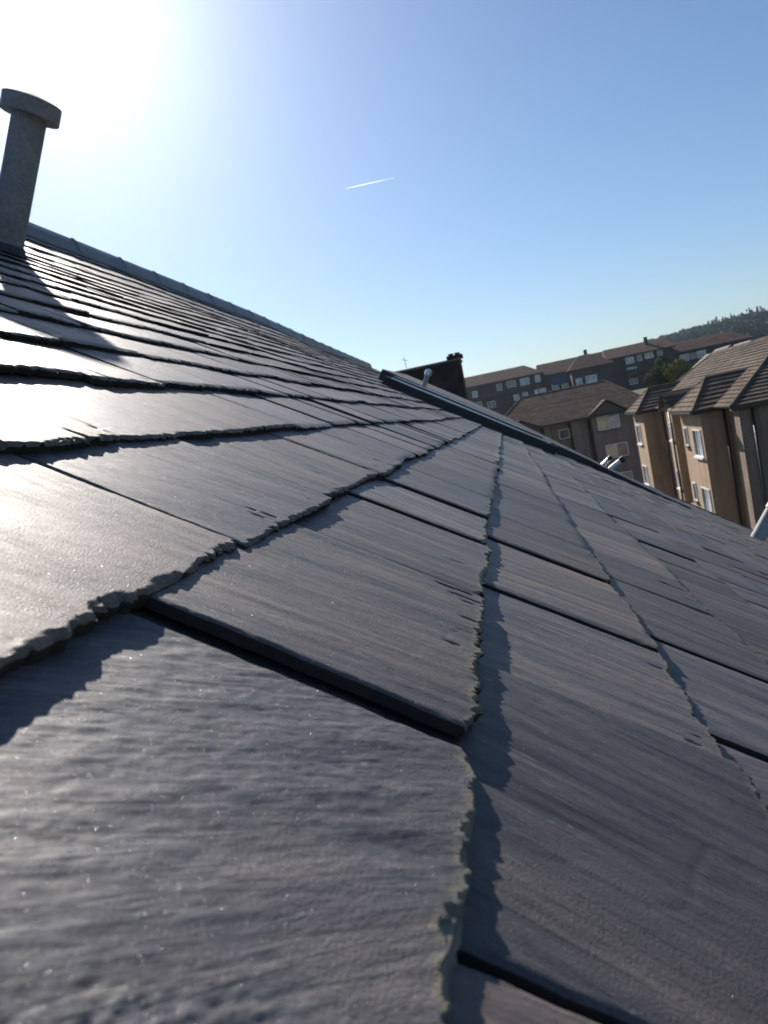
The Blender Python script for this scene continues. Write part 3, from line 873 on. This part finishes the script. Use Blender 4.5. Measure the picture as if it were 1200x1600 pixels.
MB().box(13.4, 17.4, Y4 + 2.9, Y4 + 2.998, E + 4.6, E + 7.2).build('cladding_panel', M_PANELB, b4)['label'] = 'blue cladding panel'
MB().box(-3.6, 4.2, Y4 - 1.4, Y4 - 0.003, E + 4.9, E + 5.3).build('balcony', M_FASCIA, b4)
MB().box(31.0, 35.5, Y4 - 2.4, Y4 - 1.003, E + 3.6, E + 4.6).build('balcony', M_BROWN, b4)
for x in (37, 22.2):
    MB().box(x, x + .8, Y4 + 3, Y4 + 3.8, E + 10.2, E + 11.9).build('chimney', M_BROWN, b4)

# ---- big brick chimney stack on the roof next door
st = empty('brick_chimney_stack', (-1.6, 17.4, 0), 'broad sooty brick chimney stack rising just beyond the far end of the slates', 'chimney')
mb = MB(); mb.box(-2.75, -0.74, 17.0, 17.9, 4.0, E + 1.34); mb.build('stack', M_BRICK, st, False, 0.012)
mb = MB(); mb.box(-2.79, -0.71, 16.97, 17.93, E + 1.34, E + 1.385); mb.build('coping', M_RENDER_GREY, st, False, 0.01)
MB().box(-1.0, -0.66, 16.93, 17.4, E + 1.388, E + 1.46).build('kerb', M_BRICK, st)
for i, x in enumerate((-0.77, -0.91)):
    q = MB(); q.tube((x, 17.15, E + 1.455), (x, 17.15, E + 1.50), 0.06, 0.05, 14); q.tube((x, 17.15, E + 1.50), (x, 17.15, E + 1.515), 0.065, 0.065, 14)
    q.build('chimney_pot', M_BRICK, st, True)
q = MB(); q.tube((-1.92, 17.2, E + 1.42), (-1.94, 17.2, E + 1.68), 0.008, 0.008, 6); q.tube((-2.0, 17.2, E + 1.62), (-1.86, 17.2, E + 1.58), 0.006, 0.006, 6); q.build('aerial', M_STEEL, st)
# house carrying that stack (below the line of sight)
nb = empty('terraced_house', (-1.0, 15.6, 0), 'lower house beyond the slate roof, its dark roof below the brick chimney stack', 'building')
MB().box(-5.5, 0.5, 13.0, 21.0, 0, 8.2).build('wall', M_HARL2, nb)
mb = MB(); tiled(mb, [(-5.8, 12.8, 8.2), (0.8, 12.8, 8.2), (0.8, 17.0, 9.3), (-5.8, 17.0, 9.3)], 0.3, 0.03, 50); tiled(mb, [(-5.8, 21.3, 8.2), (0.8, 21.3, 8.2), (0.8, 17.0, 9.3), (-5.8, 17.0, 9.3)], 0.3, 0.03, 51)
mb.build('roof', M_TILE2, nb)

# ---- little houses peeping over the ridge of the right-hand building
def small_house(x, y, w, z, lab, rot=0.0):
    o = empty('terraced_house', (x, y, 0), lab, 'house', 'houses behind the striped roof')
    MB().box(x - w / 2, x + w / 2, y, y + 6, 0, z).build('wall', M_RENDER_GREY, o)
    mb = MB()
    tiled(mb, [(x - w / 2 - .3, y - .3, z - .1), (x - w / 2 - .3, y + 6.3, z - .1), (x, y + 6.3, z + w * 0.36), (x, y - .3, z + w * 0.36)], 0.4, 0.04, 60)
    tiled(mb, [(x + w / 2 + .3, y - .3, z - .1), (x + w / 2 + .3, y + 6.3, z - .1), (x, y + 6.3, z + w * 0.36), (x, y - .3, z + w * 0.36)], 0.4, 0.04, 61)
    mb.build('roof', M_PAVE, o)
def pxat(px, py, Y):
    r = R_ @ Vector((px - 600.0, py - 800.0, 1200.0)); r *= Y / r.y
    return r.x, E + r.z
for (px, py, Y, w, lab) in [(1125, 548, 96, 3.2, 'pale gabled house just above the ridge, left of three behind the striped roof'),
                            (1141, 539, 98, 3.4, 'pale gabled house behind the striped roof, between two like it'),
                            (1173, 531, 92, 3.0, 'pale gabled house behind the striped roof near the right edge')]:
    x, z = pxat(px, py, Y)
    small_house(x, Y, w, z - w * 0.36, lab)

# ------------------------------------------------------------------ vegetation
def leaf_mat(name, c1, c2):
    mt = mat(name, c1, 0.9, 0.08)
    g = N(mt, 'ShaderNodeNewGeometry').outputs['Random Per Island']
    out(mt, 'Base Color', ramp(mt, g, [(0.0, c1), (1.0, c2)]))
    mt.node_tree.nodes['Principled BSDF'].inputs['Transmission Weight'].default_value = 0.0
    return mt
M_LEAFD = leaf_mat('dark_foliage', (0.025, 0.045, 0.016), (0.07, 0.10, 0.03))
M_LEAFY = leaf_mat('yellow_green_foliage', (0.09, 0.11, 0.02), (0.22, 0.20, 0.04))
M_WOOD = leaf_mat('hill_foliage', (0.022, 0.040, 0.018), (0.06, 0.09, 0.035))
M_BARK = rough_mat('bark', (0.05, 0.04, 0.03), (0.09, 0.07, 0.05), 3)

def leaves(centres, radii, n, size, seed):
    r = np.random.default_rng(seed)
    centres = np.array(centres); radii = np.array(radii)
    ci = r.choice(len(centres), n, p=(radii[:, 0] ** 2) / (radii[:, 0] ** 2).sum())
    d = r.normal(size=(n, 3)); d /= np.linalg.norm(d, axis=1)[:, None]
    rad = r.uniform(0.72, 1.05, n)[:, None]
    p = centres[ci] + d * radii[ci] * rad
    a = r.normal(size=(n, 3)) + d * 0.1; a -= d * (a * d).sum(1)[:, None] * 0.6; a /= np.linalg.norm(a, axis=1)[:, None]
    b = np.cross(d + 0.5 * r.normal(size=(n, 3)), a); b /= np.linalg.norm(b, axis=1)[:, None]
    s = size * r.uniform(0.6, 1.3, n)[:, None]
    v = np.stack([p - a * s, p - b * s * 0.6, p + a * s, p + b * s * 0.6], 1).reshape(-1, 3)
    f = np.arange(4 * n).reshape(-1, 4)
    return v, f

def tree(x, y, top, rad, n, lm, label, seed, zb=None, blobs=26, squash=0.85):
    g = gz(x, y) if zb is None else zb
    o = empty('tree', (x, y, g), label, 'tree', 'trees behind the middle block')
    r = random.Random(seed)
    cz_ = top - rad * squash
    mb = MB(); mb.tube((x, y, g - .3), (x, y, cz_ - rad * .3), 0.4, 0.28, 10)
    for i in range(7):
        t = i * 0.9
        mb.tube((x, y, cz_ - rad * .8), (x + math.cos(t) * rad * .6, y + math.sin(t) * rad * .6, cz_ + rad * r.uniform(-.1, .5)), 0.18, 0.04, 7)
    mb.build('trunk', M_BARK, o, True)
    cs, rs = [], []
    for i in range(blobs):
        while True:
            q = Vector((r.uniform(-1, 1), r.uniform(-1, 1), r.uniform(-1, 1)))
            if q.length < 1: break
        k = r.uniform(.26, .42) * rad
        cs.append((x + q.x * (rad - k), y + q.y * (rad - k), cz_ + q.z * (rad - k) * squash)); rs.append((k, k, k * .8))
    v, f = leaves(cs, rs, n, 0.16, seed)
    np_mesh('crown', v, f, lm, o, False)
x, z = pxat(1031, 557, 115); tree(x, 115, z + 0.2, 3.3, 9000, M_LEAFD, 'rounded dark green tree between the middle block and the striped roof', 3)
x, z = pxat(1058, 559, 112); tree(x, 112, z + 0.1, 2.3, 5000, M_LEAFY, 'smaller yellow-green tree touching the dark round one', 4)
x, z = pxat(1068, 572, 106); tree(x, 106, z, 1.9, 3500, M_LEAFD, 'low dark tree partly hidden by the striped roof', 9)

# far-off wood on the hill: one mass
r = np.random.default_rng(5)
vs_, fs_ = [], []
off = 0
cnt = 0
for i in range(2600):
    x = r.uniform(60, 420); y = r.uniform(430, 960)
    if x / y < 0.12 or x / y > 0.40: continue
    g = gz(x, y)
    con = (y > 800 and x > 215 and r.random() < 0.7)
    hgt = r.uniform(7, 11) if not con else r.uniform(9, 15)
    rad = r.uniform(3.0, 4.8) if not con else r.uniform(1.8, 2.6)
    n = 46
    if con:
        t = r.uniform(0, 1, n); ang = r.uniform(0, 6.28, n)
        rr = rad * (1 - t) * r.uniform(.7, 1.1, n)
        p = np.stack([x + rr * np.cos(ang), y + rr * np.sin(ang), g + 1 + t * hgt], -1)
    else:
        d = r.normal(size=(n, 3)); d /= np.linalg.norm(d, axis=1)[:, None]
        p = np.array([x, y, g + hgt * .6]) + d * np.array([rad, rad, hgt * .42]) * r.uniform(.7, 1.05, n)[:, None]
    a = r.normal(size=(n, 3)); a /= np.linalg.norm(a, axis=1)[:, None]; b = r.normal(size=(n, 3)); b /= np.linalg.norm(b, axis=1)[:, None]
    s = r.uniform(.9, 1.7, n)[:, None] * (0.75 if con else 1)
    vs_.append(np.stack([p - a * s, p - b * s, p + a * s, p + b * s], 1).reshape(-1, 3)); fs_.append(np.arange(4 * n).reshape(-1, 4) + off); off += 4 * n
wv = np.concatenate(vs_); wf = np.concatenate(fs_)
class _P: location = Vector((0, 0, 0))
me = bpy.data.meshes.new('woodland'); me.from_pydata(wv.tolist(), [], wf.tolist()); me.materials.append(M_WOOD)
wo = bpy.data.objects.new('woodland', me); COL.objects.link(wo)
tag(wo, 'dark green wood covering the hill on the skyline at right', 'woodland', None, 'stuff')

# ------------------------------------------------------------------ contrail
mt = mat('vapour', (0.95, 0.95, 0.95), 1.0, 0.0)
tr_ = N(mt, 'ShaderNodeBsdfTranslucent'); tr_.inputs[0].default_value = (0.95, 0.95, 0.95, 1)
tp_ = N(mt, 'ShaderNodeBsdfTransparent'); ms_ = N(mt, 'ShaderNodeMixShader'); ms_.inputs[0].default_value = 0.4
mt.node_tree.links.new(tp_.outputs[0], ms_.inputs[1]); mt.node_tree.links.new(tr_.outputs[0], ms_.inputs[2])
mt.node_tree.links.new(ms_.outputs[0], mt.node_tree.nodes['Material Output'].inputs['Surface'])
DY = 3000.0
def far(px, py):
    r_ = R_ @ Vector((px - 600.0, py - 800.0, 1200.0)); return EYE + r_ * (DY / r_.y)
a = far(541, 294.5); b = far(617, 277.5)
mb = MB()
n = 24
sec = []
rr = random.Random(2)
dcl = (b - a).normalized()
for i in range(n + 1):
    t = i / n
    rad = 2.2 * (math.sin(math.pi * (0.04 + 0.92 * t)) ** 0.6) * (1.15 - 0.75 * t) * rr.uniform(.85, 1.15)
    sec.append((a.lerp(b, t), rad))
for (p, r0), (q, r1) in zip(sec[:-1], sec[1:]):
    mb.tube(p, q, r0, r1, 10, False)
c = mb.build('contrail', mt, None, True)
tag(c, 'short white vapour trail high in the blue sky', 'contrail')

# ------------------------------------------------------------------ air
hz = bpy.data.materials.new('summer_haze'); hz.use_nodes = True
nt = hz.node_tree; nt.nodes.clear()
vo = nt.nodes.new('ShaderNodeVolumePrincipled'); om = nt.nodes.new('ShaderNodeOutputMaterial')
vo.inputs['Color'].default_value = (0.80, 0.90, 1.0, 1)
vo.inputs['Density'].default_value = 0.0002
vo.inputs['Anisotropy'].default_value = 0.85
nt.links.new(vo.outputs[0], om.inputs['Volume'])
hzo = MB().box(-6500, 6500, -3500, 12500, -15, 75).build('haze', hz)
tag(hzo, kind='stuff')
